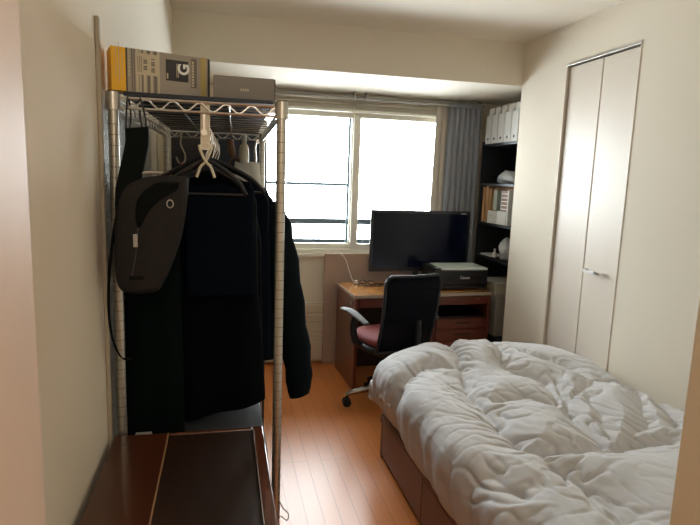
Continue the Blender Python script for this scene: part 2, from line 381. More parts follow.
# ------------------------------------------------------------------ printer
PX0,PX1,PY0,PY1=1.530,1.963,3.80,4.075; PZ=.7005
pr=thing('printer','black flatbed inkjet printer with a pale glossy lid on the right end of the desk','printer',(1.76,3.95,PZ))
MB().box(PX0+.012,PX1-.012,PY0+.012,PY1,PZ,PZ+.030).build('base',PRB,pr,bevel=.004)
MB().box(PX0,PX1,PY0,PY1,PZ+.030,PZ+.145).build('body',PRB,pr,bevel=.008)
MB().box(PX0+.05,PX1-.05,PY0-.003,PY0+.001,PZ+.038,PZ+.105).build('front_tray',TVB,pr,bevel=.002)
MB().box(PX1-.045,PX1-.043,PY0-.0015,PY0,PZ+.04,PZ+.14).build('seam',GROOVE,pr)
MB().box(PX0+.055,PX1-.002,PY0+.004,PY1-.006,PZ+.146,PZ+.163).build('lid',PRT,pr,bevel=.003)
MB().box(PX0,PX0+.053,PY0+.004,PY1-.006,PZ+.146,PZ+.161).build('control_panel',PRB,pr,bevel=.003)
MB().box(PX0+.008,PX0+.045,PY0+.01,PY0+.055,PZ+.1613,PZ+.1635).build('display',SILV,pr,bevel=.001)
text('Canon',.030,LETW,pr,Matrix.Translation((1.775,PY0-.0036,PZ+.090))@Matrix.Rotation(PI/2,4,'X'),bold=.0006)
# cables on the desk
o=MB().tube(catmull([(.86,4.258,.908),(.90,4.25,.912),(.94,4.22,.87),(.965,4.17,.78),(.985,4.13,.715),(1.0,4.11,.700)],6),.0035,8).build('cable',CABW,smooth=True); tag(o,'white cable drooping over the top of the beige board onto the desk','cable')
o=MB().box(.985,1.015,4.075,4.10,.6975,.722).build('power_adapter',CABW,bevel=.004); tag(o,'small white power adapter lying at the left rear of the desk','adapter')
for i,pp in enumerate(([(1.02,4.06,.705),(1.06,4.01,.712),(1.10,4.05,.725),(1.16,4.08,.705),(1.24,4.05,.700)],[(1.03,4.10,.702),(1.05,4.06,.73),(1.11,4.00,.703),(1.18,4.02,.703),(1.26,4.085,.703)],[(1.0,4.02,.702),(1.08,3.97,.702),(1.15,3.99,.72),(1.2,4.05,.702)])):
    o=MB().tube(catmull(pp,6),.004,8).build('cable',CABB,smooth=True)
    tag(o,'black cable from the tangle on the desk in front of the television','cable','tangled black cables on the desk')

# ------------------------------------------------------------------ office chair
ca=math.radians(14)
ch=thing('office_chair','black mesh-back swivel chair with a red cushion pushed in at the desk','chair',(1.09,3.385,0),ca)
def sq(cx,cy,hw,hd,z,n=28,p=3.2,fz=None):
    r=[]
    for i in range(n):
        a=2*PI*i/n; c,s=math.cos(a),math.sin(a)
        x=math.copysign(abs(c)**(2/p),c)*hw; y=math.copysign(abs(s)**(2/p),s)*hd
        r.append((cx+x,cy+y,z+(fz(x,y) if fz else 0)))
    return r
MB().rings([sq(0,0,.215,.205,.405),sq(0,0,.245,.235,.420),sq(0,0,.25,.24,.446),sq(0,0,.235,.225,.462)]).build('seat',CHAIRB,ch,local=True,smooth=True,angle=60)
MB().rings([sq(0,.0,.215,.20,.463),sq(0,0,.232,.22,.472),sq(0,0,.235,.222,.490),sq(0,0,.215,.20,.510),sq(0,0,.13,.12,.518)]).build('cushion',REDC,ch,local=True,smooth=True,angle=80)
# backrest: curved net in a frame (back of chair at local -y)
def bk(u,v):  # u -1..1, v 0..1
    hw=.184+.016*v-.008*max(0,v-.9)*10; x=u*hw-.020-.036*(1-v); z=.455+.475*v
    y=-.250-.030*math.sin(v*PI*.9)-.03*v+.035*u*u; return Vector((x,y,z))
n=20; vs=[];fs=[]
for j in range(n+1):
    for i in range(n+1): vs.append(bk(-1+2*i/n,j/n))
for j in range(n):
    for i in range(n): a=j*(n+1)+i; fs.append((a,a+1,a+n+2,a+n+1))
MB().add(vs,fs).build('backrest_net',NET,ch,local=True,smooth=True,angle=180,solid=.003)
loop=[bk(-1,v/10) for v in range(0,10)]+[bk(-.96,.965),bk(-.86,1.0)]+[bk(u/5,1.0) for u in range(-4,5)]+[bk(.86,1.0),bk(.96,.965)]+[bk(1,v/10) for v in range(9,-1,-1)]+[bk(u/5,0) for u in range(4,-5,-1)]
MB().tube(loop,.010,8,closed=True).build('backrest_frame',CHAIRB,ch,local=True,smooth=True,angle=80)
MB().tube(catmull([(0,-.10,.43),(0,-.20,.42),(0,-.285,.46),(0,-.30,.56),(0,-.297,.66)],5),.020,10).build('back_support',CHAIRB,ch,local=True,smooth=True)
for s in (-1,1):
    a=MB().tube(catmull([(s*.235,.0,.445),(s*.275,.0,.48),(s*.288,.01,.56),(s*.274,.01,.630)],5),.023,10).build('arm_post',CHAIRB,ch,local=True,smooth=True)
    pts=catmull([(s*.285,.165,.652),(s*.280,.08,.656),(s*.272,-.02,.636),(s*.262,-.12,.612)],5)
    m=MB(); rs=[]
    for i,p in enumerate(pts):
        t=i/(len(pts)-1); w_=.020+.013*math.sin(PI*(.15+.8*t)); h_=.009+.004*math.sin(PI*t)
        rs.append([(p.x+math.cos(q)*w_,p.y,p.z+math.sin(q)*h_) for q in [2*PI*k/12 for k in range(12)]])
    m.rings(rs).build('armrest',CHAIRG,ch,local=True,smooth=True,angle=70)
MB().cyl((0,0,.09),(0,0,.30),.026,16).cyl((0,0,.30),(0,0,.405),.015,16).build('gas_lift',CHAIRB,ch,local=True,smooth=True)
for i in range(5):
    a=math.radians(162+72*i); c,s=math.cos(a),math.sin(a)
    pts=[(c*.03,s*.03,.125),(c*.15,s*.15,.118),(c*.26,s*.26,.094),(c*.295,s*.295,.078)]
    leg=MB().tube(pts,[.026,.022,.017,.014],10).build('base_spoke',CHAIRM,ch,local=True,smooth=True)
    p=Vector((c*.29,s*.29,.029)); q=Vector((-s,c,0))
    w_=MB()
    for d_ in (-1,1): w_.cyl(p+q*.006*d_,p+q*.024*d_,.028,18)
    w_.cyl(p+Vector((0,0,.015)),p+Vector((0,0,.055)),.009,8)
    w_.build('caster',CHAIRB,leg,local=True,smooth=True)

# ------------------------------------------------------------------ bed
bx0,bx1,by0,by1=.838,1.80,.70,2.705
be=thing('bed','single bed with a brown drawer base along the right wall','bed',(1.32,1.7,0))
MB().box(bx0+.02,bx1,by0,by1-.0,.0,.235).build('base',BEDD,be)
MB().box(bx0,bx0+.019,by0,by1,.236,.252).box(bx0,bx1,by1,by1+.018,.01,.252).build('bed_rail',BEDW,be,bevel=.002)
for (a,b) in ((2.088,by1-.012),(1.49,2.080),(.89,1.482)):
    d=MB().box(bx0,bx0+.019,a,b,.022,.232).build('drawer',BEDW,be,bevel=.002)
MB().box(bx0-.001,bx0+.019,by1-.010,by1,.0,.235).build('corner_post',BEDW,be)
MB().box(bx0,bx0+.019,by0,.885,.0,.235).build('corner_post',BEDW,be)
mt=MB().rings([sq((bx0+bx1)/2,(by0+by1)/2,.455,.97,.254,60,12),sq((bx0+bx1)/2,(by0+by1)/2,.477,.995,.275,60,12),sq((bx0+bx1)/2,(by0+by1)/2,.477,.995,.44,60,12),sq((bx0+bx1)/2,(by0+by1)/2,.455,.97,.47,60,12)]).build('mattress',MATT,smooth=True,angle=50)
tag(mt,'cream mattress showing as a thin edge between bed base and duvet','mattress')

# duvet: profile across x, rounding at foot
CREASES=[(0.022, 0.034, [(1.15, 2.895), (1.183, 2.795), (1.18, 2.619), (1.048, 2.125), (1.031, 1.927), (1.006, 1.62), (1.044, 1.586)]), (0.02, 0.032, [(1.044, 1.586), (1.167, 1.573), (1.342, 1.553), (1.434, 1.59), (1.595, 1.588)]), (0.018, 0.024, [(1.042, 1.498), (1.082, 1.377), (1.092, 1.258), (1.086, 1.197)]), (0.018, 0.024, [(1.276, 2.642), (1.408, 2.696), (1.43, 2.556), (1.335, 2.326), (1.455, 2.19), (1.362, 1.929)]), (0.018, 0.026, [(1.503, 2.184), (1.364, 1.83), (1.317, 1.593), (1.342, 1.553)]), (0.02, 0.018, [(0.743, 2.324), (0.943, 2.419), (1.099, 2.37)]), (0.018, 0.026, [(1.768, 2.187), (1.865, 2.109), (1.895, 1.995), (1.81, 1.833), (1.709, 1.687)]), (0.014, 0.014, [(0.652, 1.627), (0.752, 1.578), (0.838, 1.506), (0.88, 1.399)]), (0.014, 0.014, [(0.652, 1.477), (0.735, 1.334), (0.805, 1.268)]), (0.014, 0.015, [(1.475, 2.653), (1.553, 2.476), (1.658, 2.371), (1.709, 2.131)]), (0.014, 0.015, [(1.558, 2.031), (1.484, 1.831), (1.367, 1.632)]), (0.014, 0.016, [(1.101, 1.987), (1.267, 1.994), (1.349, 1.93)]), (0.013, 0.014, [(1.366, 1.928), (1.477, 1.986), (1.686, 2.172)]), (0.014, 0.014, [(1.812, 1.995), (1.622, 1.718), (1.434, 1.59)])]
def segdist(x,y,pl):
    d=np.full(x.shape,9.); sidev=np.zeros(x.shape)
    for (a,b) in zip(pl[:-1],pl[1:]):
        ax,ay=a;bx,by=b; dx,dy=bx-ax,by-ay; L2=dx*dx+dy*dy+1e-9
        t=np.clip(((x-ax)*dx+(y-ay)*dy)/L2,0,1); q=np.hypot(x-ax-t*dx,y-ay-t*dy); d=np.minimum(d,q)
    return d
def duvet():
    NU,NV=330,400
    px=np.array([.824,.805,.786,.776,.782,.815,.900,1.05,1.25,1.45,1.62,1.74,1.83,1.885,1.905,1.895])
    pz=np.array([.285,.305,.360,.430,.500,.555,.592,.612,.618,.612,.606,.606,.600,.580,.520,.430])
    dist=np.concatenate([[0],np.cumsum(np.hypot(np.diff(px),np.diff(pz)))]); s=np.linspace(0,dist[-1],NU)
    def smooth_interp(s,d,v):
        r=np.interp(s,d,v); k=np.hanning(25); k/=k.sum(); rp=np.pad(r,12,mode='reflect',reflect_type='odd'); return np.convolve(rp,k,'valid')
    X0=smooth_interp(s,dist,px); Z0=smooth_interp(s,dist,pz)
    qy=np.array([.74,.9,1.2,1.6,2.0,2.3,2.50,2.64,2.74,2.80,2.825,2.815]); qe=np.array([.93,1,1,1,1.0,1.02,1.06,1.06,.96,.70,.40,.12])
    dist=np.concatenate([[0],np.cumsum(np.hypot(np.diff(qy),.3*np.diff(qe)))]); s2=np.linspace(0,dist[-1],NV)
    Y0=smooth_interp(s2,dist,qy); E0=smooth_interp(s2,dist,qe)
    X=np.repeat(X0[None,:],NV,0); Z=np.repeat(Z0[None,:],NV,0); Y=np.repeat(Y0[:,None],NU,1); E=np.repeat(E0[:,None],NU,1)
    Z=.30+(Z-.30)*E
    # foot end narrows and rounds its corners; edge wavers
    tf=np.clip((Y-2.25)/.57,0,1); X=1.32+(X-1.32)*(1-.06*(X>1.3)*tf**1.6-.008*(X<1.3)*tf**3)
    cr=np.clip((np.abs(X-1.30)-.30)/.30,0,1); Y=Y-.09*cr**2*np.clip((Y-2.4)/.4,0,1)
    # left shoulder lower at the foot corner
    Z=Z-.055*np.clip((1.05-X)/.3,0,1)*np.clip((Y-2.35)/.4,0,1)*(Z>.42)
    Z=Z+.060*np.exp(-((X-1.28)/.25)**2-((Y-2.62)/.2)**2)-.045*np.clip((X-1.55)/.3,0,1)*np.clip((Y-2.2)/.5,0,1)
    N=lambda x,y,z:noise.noise(Vector((x,y,z)))
    A=[np.zeros(X.shape) for _ in range(6)]
    for j in range(NV):
        for i in range(NU):
            x,y,z=X[j,i],Y[j,i],Z[j,i]
            wx=N(x*3,y*3,3.1); wy=N(x*3,y*3,9.7)
            A[0][j,i]=N(x*3.6+.3*wx,y*3.6+.3*wy,z*3)
            A[1][j,i]=N(x*15+y*7+1.6*wx,y*5-x*2+1.6*wy,z*10+5)
            A[2][j,i]=N(x*6-y*14+1.8*wy,y*7+x*9+wx,z*10+15)
            A[3][j,i]=N(x*34+y*12+2*wx,y*16-x*8+2*wy,z*20)
            A[4][j,i]=N(x*9,y*9,z*9)
            A[5][j,i]=N(x*2.4+7,y*2.4,1)
    wob=A[4]; D=.020*A[0]
    top=np.clip((Z-.42)/.10,0,1)
    wxx=X+.020*wob+.006*A[1]; wyy=Y+.020*np.roll(wob,37,0)
    dm=np.full(X.shape,9.); dr=np.full(X.shape,9.)
    for (w_,dep,pl) in CREASES:
        d=segdist(wxx,wyy,pl); k=dep/.030
        dm=np.minimum(dm,d+.05*max(0,1-k)); dr=np.minimum(dr,d+.03*(1-min(1,k)))
    # quilted puffs: swell away from the stitched creases, pinch at them
    D+=top*(.058*(1-np.exp(-(dm/.075)**1.15))-.032)
    D-=top*.008*np.exp(-(dr/.011)**2)
    rid=lambda a,k:np.clip(1-np.abs(a)*k,0,1)
    near=np.exp(-(dr/.085)**2)
    D-=top*.0150*rid(A[1],4.2)**1.6*(.22+.9*near)*np.clip(.55+A[5]*1.5,0,1.2)
    D-=top*.0140*rid(A[2],4.2)**1.6*(.20+.9*near)*np.clip(.55-A[5]*1.5,0,1.2)
    D+=.0035*A[3]*(.25+near)
    # vertical gathers along hanging side
    sd=np.clip((.86-X)/.12,0,1)
    D+=sd*(.008*np.sin(Y*21+3*A[0])+.005*np.sin(Y*47+4*wob))
    # normals
    P=np.stack([X,Y,Z],-1); du=np.gradient(P,axis=1); dv=np.gradient(P,axis=0); n=np.cross(du,dv); n/=np.linalg.norm(n,axis=-1,keepdims=True)+1e-9
    if n[NV//2,NU//2,2]<0: n=-n
    P=P+n*D[...,None]
    P[...,2]=np.where((P[...,0]>.83)&(P[...,0]<1.80)&(P[...,1]<2.69),np.maximum(P[...,2],.492),P[...,2])
    P[...,0]=np.clip(P[...,0],.6,1.925)
    vs=P.reshape(-1,3).tolist(); fs=[]
    for j in range(NV-1):
        for i in range(NU-1): a=j*NU+i; fs.append((a,a+1,a+NU+1,a+NU))
    m=MB(); m.v=[tuple(v) for v in vs]; m.f=fs
    o=m.build('duvet',DUV,smooth=True,angle=180,solid=.012)
    return tag(o,'rumpled pale grey duvet spread over the bed and hanging over its left side','duvet')
duvet()

# ------------------------------------------------------------------ bookcase in the alcove
FX=2.012; BY0,BY1=3.545,4.125
bc=thing('bookcase','tall black bookcase in the corner recess behind the right wall','bookcase',(2.16,3.83,0))
MB().box(FX,2.33,BY1,BY1+.02,0,1.822).build('side_panel',SHB,bc); MB().box(FX,2.33,BY0-.02,BY0,0,1.822).build('side_panel',SHB,bc)
MB().box(2.33,2.34,BY0-.02,BY1+.02,0,1.822).build('back_panel',SHB,bc)
SZ=[.05,.34,.93,1.195,1.50,1.802]
for z in SZ: MB().box(FX,2.33,BY0,BY1,z-.02,z).build('shelf',SHB,bc)
# file boxes on top
fnames=['nearest the curtain','second from the curtain','in the middle of the row','second from the right wall','nearest the right wall']
pw=.094
def filebox():
    root=thing('file_box','','file box',(0,0,0),0,'white file boxes on the bookcase top')
    # local: x depth (front at 0), y width, z height; angled cut on top front
    poly=[(0,0),(.26,0),(.26,.30),(.075,.30),(.05,.285),(0,.215)]
    m=MB(); m.prism(poly,'y',.002,.005).prism(poly,'y',pw-.005,pw-.002)
    m.box(0,.003,.005,pw-.005,0,.215).box(.257,.26,.005,pw-.005,0,.30).box(0,.26,.005,pw-.005,0,.003)
    m.build('box_body',FILEB,root,local=True)
    MB().cyl((-.001,pw/2,.035),(.002,pw/2,.035),.011,14).build('finger_hole',INK,root,local=True)
    MB().box(.02,.24,.008,pw-.008,.006,.27).build('papers',PAPW,root,local=True)
    return root
fb0=filebox()
for i in range(5):
    r=fb0 if i==0 else fb0.copy()
    if i:
        C.objects.link(r)
        for c in fb0.children:
            q=c.copy(); C.objects.link(q); q.parent=r
    r.location=(FX+.004,4.02-i*.100,1.8025); r['label']='white upright file box on the bookcase top, %s'%fnames[i]
# shelf contents
def put(name,mt_,label,cat,*b,bevel=.002,group=None,smooth=False):
    o=MB().box(*b).build(name,mt_,bevel=bevel); return tag(o,label,cat,group)
m=MB(); rs=[]
for k in range(9):
    t=k/8; yy=3.70+.26*t; r=.06*math.sin(PI*(.08+.84*t))**.5
    rs.append([(2.09+.055*math.cos(a)*(r/.06),yy,1.502+.048*(r/.06)+ (.048*(r/.06))*math.sin(a)*(1+.12*math.sin(5*a+k)+.10*math.sin(9*a+2.3*k))) for a in [2*PI*q/18 for q in range(18)]])
o=m.rings(rs).build('wrapped_bundle',PLB,smooth=True,angle=80); tag(o,'bundle wrapped in clear plastic on the shelf below the file boxes','bundle')
for i,(y_,hh,mt_) in enumerate(((4.085,.275,KRAFT),(4.045,.285,KRAFT),(4.012,.262,KRAFT))):
    o=MB().box(FX+.01+.01*i,FX+.25,y_-.015,y_+.018,1.196,1.196+hh).build('envelope',mt_,bevel=.004); tag(o,['brown paper envelope at the curtain end of the middle shelf','second brown paper envelope from the curtain on the middle shelf','brown paper envelope beside the pale green folder on the middle shelf'][i],'envelope','brown envelopes on the middle shelf')
o=MB().box(FX+.05,FX+.25,3.58,3.985,1.455,1.476).build('envelope',KRAFT,bevel=.003); tag(o,'brown paper envelope lying flat across the upright folders on the middle shelf','envelope','brown envelopes on the middle shelf')
put('folder',PAPG,'pale green folder standing on the middle shelf of the bookcase','folder',FX+.03,FX+.24,3.90,3.955,1.296,1.45)
bx_=MB()
for k in range(5): bx_.box(FX+.004+.001*(k%2),FX+.25,3.845,3.985,1.196+k*.0195,1.196+k*.0195+.017)
tag(bx_.build('paper_stack',PAPW,bevel=.001),'stack of white booklets lying on the middle shelf','paper stack')
put('folder',PAPG,'grey-green folder beside the brown striped carton on the middle shelf','folder',FX+.03,FX+.24,3.80,3.838,1.296,1.45)
st=thing('carton','brown and white striped carton on the middle shelf near the right wall','carton',(2.1,3.75,1.196))
MB().box(FX+.012,FX+.23,3.70,3.79,1.296,1.45).build('box_body',BROWNP,st); s_=MB()
for k in range(5): s_.box(FX+.010,FX+.0118,3.70,3.79,1.31+k*.028,1.317+k*.028)
s_.build('stripes',PAPW,st)
put('folder',PAPW,'white holder in front of the striped carton on the middle shelf','folder',FX+.004,FX+.25,3.70,3.838-.0,1.196,1.294)
put('folder',PAPW,'tall thin white folder next to the right wall on the middle shelf','folder',FX+.004,FX+.25,3.672,3.690,1.196,1.455)
# lower shelf: small tray, figurine-like bottle, white plastic bag
put('tray',PAPW,'small pale tray on the shelf above the desk height','tray',FX+.02,FX+.14,3.93,4.09,.931,.943)
o=MB().tube([(2.06,3.905,.9315),(2.06,3.905,.965),(2.06,3.905,.972),(2.06,3.905,1.0)],[.016,.016,.008,.008],12).build('small_bottle',PAPW,smooth=True); tag(o,'small white bottle beside the pale tray in the bookcase','bottle')
m=MB(); rs=[]
for k in range(10):
    t=k/9; z=.9315+.17*t; r=.055*(math.sin(PI*min(1,.18+.80*t)))**.7
    rs.append([(2.085+r*math.cos(a)*(1+.18*math.sin(3*a+k)),3.775+r*1.15*math.sin(a)*(1+.15*math.sin(4*a+k*.7)),z) for a in [2*PI*q/20 for q in range(20)]])
o=m.rings(rs).build('plastic_bag',PLB,smooth=True,angle=80); tag(o,'crumpled white plastic bag on the bookcase shelf by the right wall','plastic bag')
put('storage_box',mat('box_greybeige',(.40,.38,.34),.6),'tall grey-beige storage box low in the bookcase beside the desk','storage box',FX+.004,FX+.26,3.74,4.08,.341,.655,bevel=.006)
o=put('storage_box',CREAMP,'cream container with a white rim on top of the grey-beige storage box','storage box',FX+.01,FX+.25,3.78,4.06,.657,.735,bevel=.006)
MB().box(FX+.004,FX+.256,3.774,4.066,.736,.748).build('lid',PAPW,o,bevel=.003)
put('storage_box',CASE,'dark box on the lowest shelf of the bookcase','storage box',FX+.01,FX+.26,3.72,4.08,.051,.27,bevel=.004)

# ------------------------------------------------------------------ wooden chest in front of the rack
cx0,cx1,cy0,cy1,cz=-.270,.104,.70,1.425,.828
cs=thing('wooden_chest','dark reddish-brown wooden chest with a two-part top in the left foreground','chest',(-.08,1.05,0))
MB().box(cx0+.01,cx1-.012,cy0+.01,cy1-.008,.0,cz-.028).build('body',CHW,cs,bevel=.003)
MB().box(cx0,-.140,cy0,cy1,cz-.027,cz).build('left_top_board',CHW,cs,bevel=.002)
MB().box(-.140,-.137,cy0,cy1-.002,cz-.027,cz+.0008).build('seam_strip',GOLD,cs)
MB().box(-.137,.076,cy0,cy1-.014,cz-.027,cz-.0015).build('right_top_panel',CHD,cs)
MB().box(.0765,cx1,cy0,cy1,cz-.027,cz+.003).box(-.136,.0765,cy1-.0135,cy1,cz-.027,cz+.001).build('raised_rim',CHR,cs,bevel=.0035,seg=3)
MB().box(.0765,.0785,cy0,cy1-.014,cz+.003,cz+.0042).build('rim_bead',ALU,cs)
MB().box(-.245,-.215,cy1-.055,cy1-.050,cz,cz+.0006).build('slot',INK,cs)
for (z0,z1) in ((.03,.27),(.28,.52),(.53,.77)):
    d=MB().box(cx0+.02,cx1-.02,cy0-.008,cy0+.0095,z0,z1).build('drawer',CHW,cs,bevel=.003)
    MB().cyl((-.083,cy0-.028,(z0+z1)/2),(-.083,cy0-.0085,(z0+z1)/2),.014,14,.009).build('knob',ALU,d,smooth=True)

# ------------------------------------------------------------------ clothes rack
rot=math.radians(-1.2); RX,RY=-.256,1.45; RW,RL=.40,1.05; RT=1.680
rk=thing('wire_rack','tall chrome wire shelving rack used as a clothes rack against the left wall','rack',(RX,RY,0),rot)
RM=world_of(rk)
def R3(x,y,z): return RM@Vector((x,y,z))
for (x,y) in ((0,0),(RW,0),(0,RL),(RW,RL)):
    m=MB().cyl((x,y,.012),(x,y,RT),.0122,20)
    p=m.build('post',POLE,rk,local=True,smooth=True)
    g=MB()
    for k in range(int((RT-.1)/.0254)):
        z=.06+k*.0254; g.tube([(x+.01225*math.cos(a),y+.01225*math.sin(a),z) for a in [2*PI*q/14 for q in range(14)]],.0007,4,closed=True)
    g.build('grooves',GROOVE,p,local=True)
    MB().cyl((x,y,RT),(x,y,RT+.006),.0125,20).build('cap',CABB,p,local=True,smooth=True)
    MB().cyl((x,y,.0),(x,y,.014),.016,16).build('foot',CABB,p,local=True,smooth=True)
def truss(a,b,z,h,parent_list):
    a=Vector(a);b=Vector(b);d=b-a;L_=d.length;d.normalize()
    m=MB().cyl((a.x,a.y,z),(b.x,b.y,z),.0032,8).cyl((a.x,a.y,z-h),(b.x,b.y,z-h),.0032,8)
    n_=max(4,int(round(L_/.068))*2); pts=[]
    for i in range(n_*4+1):
        t=i/(n_*4); zz=z-h/2+(h/2-.002)*math.cos(2*PI*t*n_/2); p=a+d*(L_*t); pts.append((p.x,p.y,zz))
    m.tube(pts,.0022,6); return m
for zi,z in enumerate((1.672,.14)):
    m=truss((.012,0,0),(RW-.012,0,0),z,.024,None); m.build('shelf_edge',CHROME,rk,local=True,smooth=True)
    m=truss((.012,RL,0),(RW-.012,RL,0),z,.024,None); m.build('shelf_edge',CHROME,rk,local=True,smooth=True)
    m=truss((0,.012,0),(0,RL-.012,0),z,.024,None); m.build('shelf_edge',CHROME,rk,local=True,smooth=True)
    m=truss((RW,.012,0),(RW,RL-.012,0),z,.024,None); m.build('shelf_edge',CHROME,rk,local=True,smooth=True)
    m=MB()
    for k in range(1,12): yy=RL*k/12; m.cyl((.0,yy,z+.0055),(RW,yy,z+.0055),.0018,6)
    for xx in (.14,.27): m.cyl((xx,0,z-.001),(xx,RL,z-.001),.0030,6)
    m.build('wire_deck',CHROME,rk,local=True,smooth=True)
    for (x,y) in ((0,0),(RW,0),(0,RL),(RW,RL)): MB().cyl((x,y,z-.030),(x,y,z+.012),.0175,16,.0165).build('collar',POLE,rk,local=True,smooth=True)
MB().cyl((.21,.0,1.600),(.21,RL,1.600),.008,14).build('hanging_rod',CHROME,rk,local=True,smooth=True)
for yy in (.004,RL-.004): MB().box(.207,.213,yy-.003,yy+.003,1.600,1.65).build('rod_hook',CHROME,rk,local=True)
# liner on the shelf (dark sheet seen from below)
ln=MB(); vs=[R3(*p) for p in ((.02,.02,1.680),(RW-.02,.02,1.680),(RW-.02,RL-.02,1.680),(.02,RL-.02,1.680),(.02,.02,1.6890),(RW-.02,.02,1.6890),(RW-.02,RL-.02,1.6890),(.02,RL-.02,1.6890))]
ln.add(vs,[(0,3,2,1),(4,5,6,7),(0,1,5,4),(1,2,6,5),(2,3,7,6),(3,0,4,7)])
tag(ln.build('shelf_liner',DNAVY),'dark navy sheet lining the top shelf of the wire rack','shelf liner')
# cartons on top
bz=1.6895
b1=thing('carton','grey carton with a yellow end band lying on the rack top at the left','carton',(-.12,1.53,bz))
X0,X1=-.262,-.029; Yf=1.455; H1=.101
MB().box(X0+0.0335,X1,Yf,Yf+.075,bz,bz+H1).build('box_body',BOXG,b1,bevel=.001)
MB().box(X0,X0+0.0331,Yf,Yf+.075,bz,bz+H1).build('yellow_band',YEL,b1,bevel=.001)
MB().box(X1,X1+.003,Yf+.001,Yf+.075,bz+.002,bz+H1-.002).box(X1-.003,X1,Yf-.0005,Yf,bz,bz+H1).build('dark_edge',INK,b1)
s=MB(); r_=random.Random(4); x=X0+0.0459
cols=[]
m1=MB();m2=MB()
while x<X0+0.1085:
    w1=r_.uniform(.002,.006); (m1 if r_.random()<.5 else m2).box(x,x+w1,Yf-.0006,Yf,bz+.001,bz+H1-.001); x+=w1+r_.uniform(.001,.004)
m1.build('dark_stripes',INKM,b1); m2.build('pale_stripes',PAPERL,b1)
MB().box(X0+0.0340,X0+0.0362,Yf-.001,Yf,bz,bz+H1).build('band_line',INK,b1)
lb=MB().box(X0+0.0547,X0+0.1076,Yf-.0012,Yf-.0006,bz+.042,bz+.092).build('barcode_label',PAPERL,b1)
bb=MB()
for c in range(2):
    for k in range(9):
        if (k*7+c*3)%4: bb.box(X0+0.0732+c*.018,X0+0.0820+c*.018,Yf-.0018,Yf-.0013,bz+.050+k*.0037,bz+.0525+k*.0037)
for k in range(3): bb.box(X0+0.0600+k*.004,X0+0.0613+k*.004,Yf-.0018,Yf-.0013,bz+.048,bz+.084)
bb.build('barcode',INKM,lb)
gl=MB().box(X0+0.1261,X0+0.1808,Yf-.0012,Yf-.0002,bz+.036,bz+.086).build('logo_label',INK,b1)
text('G',.038,LETW,gl,Matrix.Translation((X0+0.1702,Yf-.0016,bz+.066))@Matrix.Rotation(PI/2,4,'X')@Matrix.Rotation(PI/2,4,'Z'),bold=.0012)
MB().box(X0+0.1279,X0+0.1314,Yf-.0017,Yf-.0013,bz+.040,bz+.053).box(X0+0.1517,X0+0.1535,Yf-.0017,Yf-.0013,bz+.045,bz+.078).box(X0+0.1557,X0+0.1570,Yf-.0017,Yf-.0013,bz+.045,bz+.07).build('small_print',PAPERL,gl)
dl=MB().box(X0+0.1879,X0+0.2020,Yf-.0012,Yf-.0002,bz+.024,bz+.095).build('icon_strip',INKM,b1)
q=MB()
for k in range(9): q.box(X0+0.1892,X0+0.1949,Yf-.0018,Yf-.0013,bz+.027+k*.007,bz+.032+k*.007)
q.build('icons',PAPERL,dl)
MB().box(X0+0.2117,X0+0.2258,Yf-.0008,Yf,bz,bz+H1).build('yellow_strip',YELP,b1)
q=MB()
for k,(a,b) in enumerate(((.03,.10),(.02,.11),(.03,.09))): q.box(X0+0.0106+k*.007,X0+0.0119+k*.007,Yf-.0006,Yf,bz+a,bz+b)
q.build('small_print',PAPERL,b1)
q=MB()
for k in range(8): q.box(X0+0.0384,X0+0.0419,Yf-.0012,Yf-.0006,bz+.036+k*.0085,bz+.042+k*.0085)
q.build('side_print',PAPERL,b1)
b1.matrix_basis=Matrix.Translation((.003,0,0))@Matrix.Translation((X0,Yf,0))@Matrix.Rotation(math.radians(17),4,'Z')@Matrix.Translation((-X0,-Yf,0))@b1.matrix_basis
b2=thing('carton','plain grey carton lying on the rack top beside the window','carton',(.08,1.6,bz))
MB().box(-.024,.128,1.478,1.72,bz,bz+.055).build('box_body',BOXG2,b2,bevel=.001)
MB().box(.128,.1305,1.480,1.72,bz,bz+.054).build('dark_edge',INK,b2)
q=MB()
for k in range(4): q.box(.043+k*.0055,.0468+k*.0055,1.4774,1.478,bz+.020,bz+.026)
q.build('small_print',PAPERL,b2)
# foil sheet & posts behind rack at wall
o=MB().box(XL+.001,XL+.006,1.434,2.36,.0,1.66).build('foil_sheet',FOIL); tag(o,'silver textured foil sheet on the left wall behind the wire rack','foil sheet')
o=MB().box(XL+.003,XL+.06,2.585,2.615,.0,1.66).build('wooden_board',CREAMP,bevel=.002); tag(o,'cream upright board standing just behind the rear post of the rack','board')
# tall dark cabinet behind rack
cb=thing('tall_cabinet','tall dark cabinet standing behind the wire rack against the left wall','cabinet',(-.05,3.0,0))
MB().box(-.272,.205,2.72,3.25,.0,1.76).build('body',CABD,cb,bevel=.004)
MB().box(-.268,-.036,2.70,2.719,.03,1.74).build('door',CABD,cb,bevel=.003); MB().box(-.031,.201,2.70,2.719,.03,1.74).build('door',DNAVY,cb,bevel=.003)
MB().cyl((-.02,2.68,1.0),(-.02,2.68,1.12),.006,10).build('handle',ALU,cb,smooth=True)
# case on low shelf
sc=thing('storage_case','dark grey storage case under the hanging coats behind the wooden chest','storage case',(-.05,1.9,.15))
MB().box(-.215,.118,1.500,2.30,.16,.700).build('body',CASE,sc,bevel=.01)
MB().box(-.222,.124,1.494,2.31,.701,.725).build('lid',CASE,sc,bevel=.006)
o=MB().box(-.238,-.195,1.505,1.545,.7265,.779).build('small_box',CASEL,bevel=.002); tag(o,'small light grey flat box lying at the left edge of the storage case lid','box')

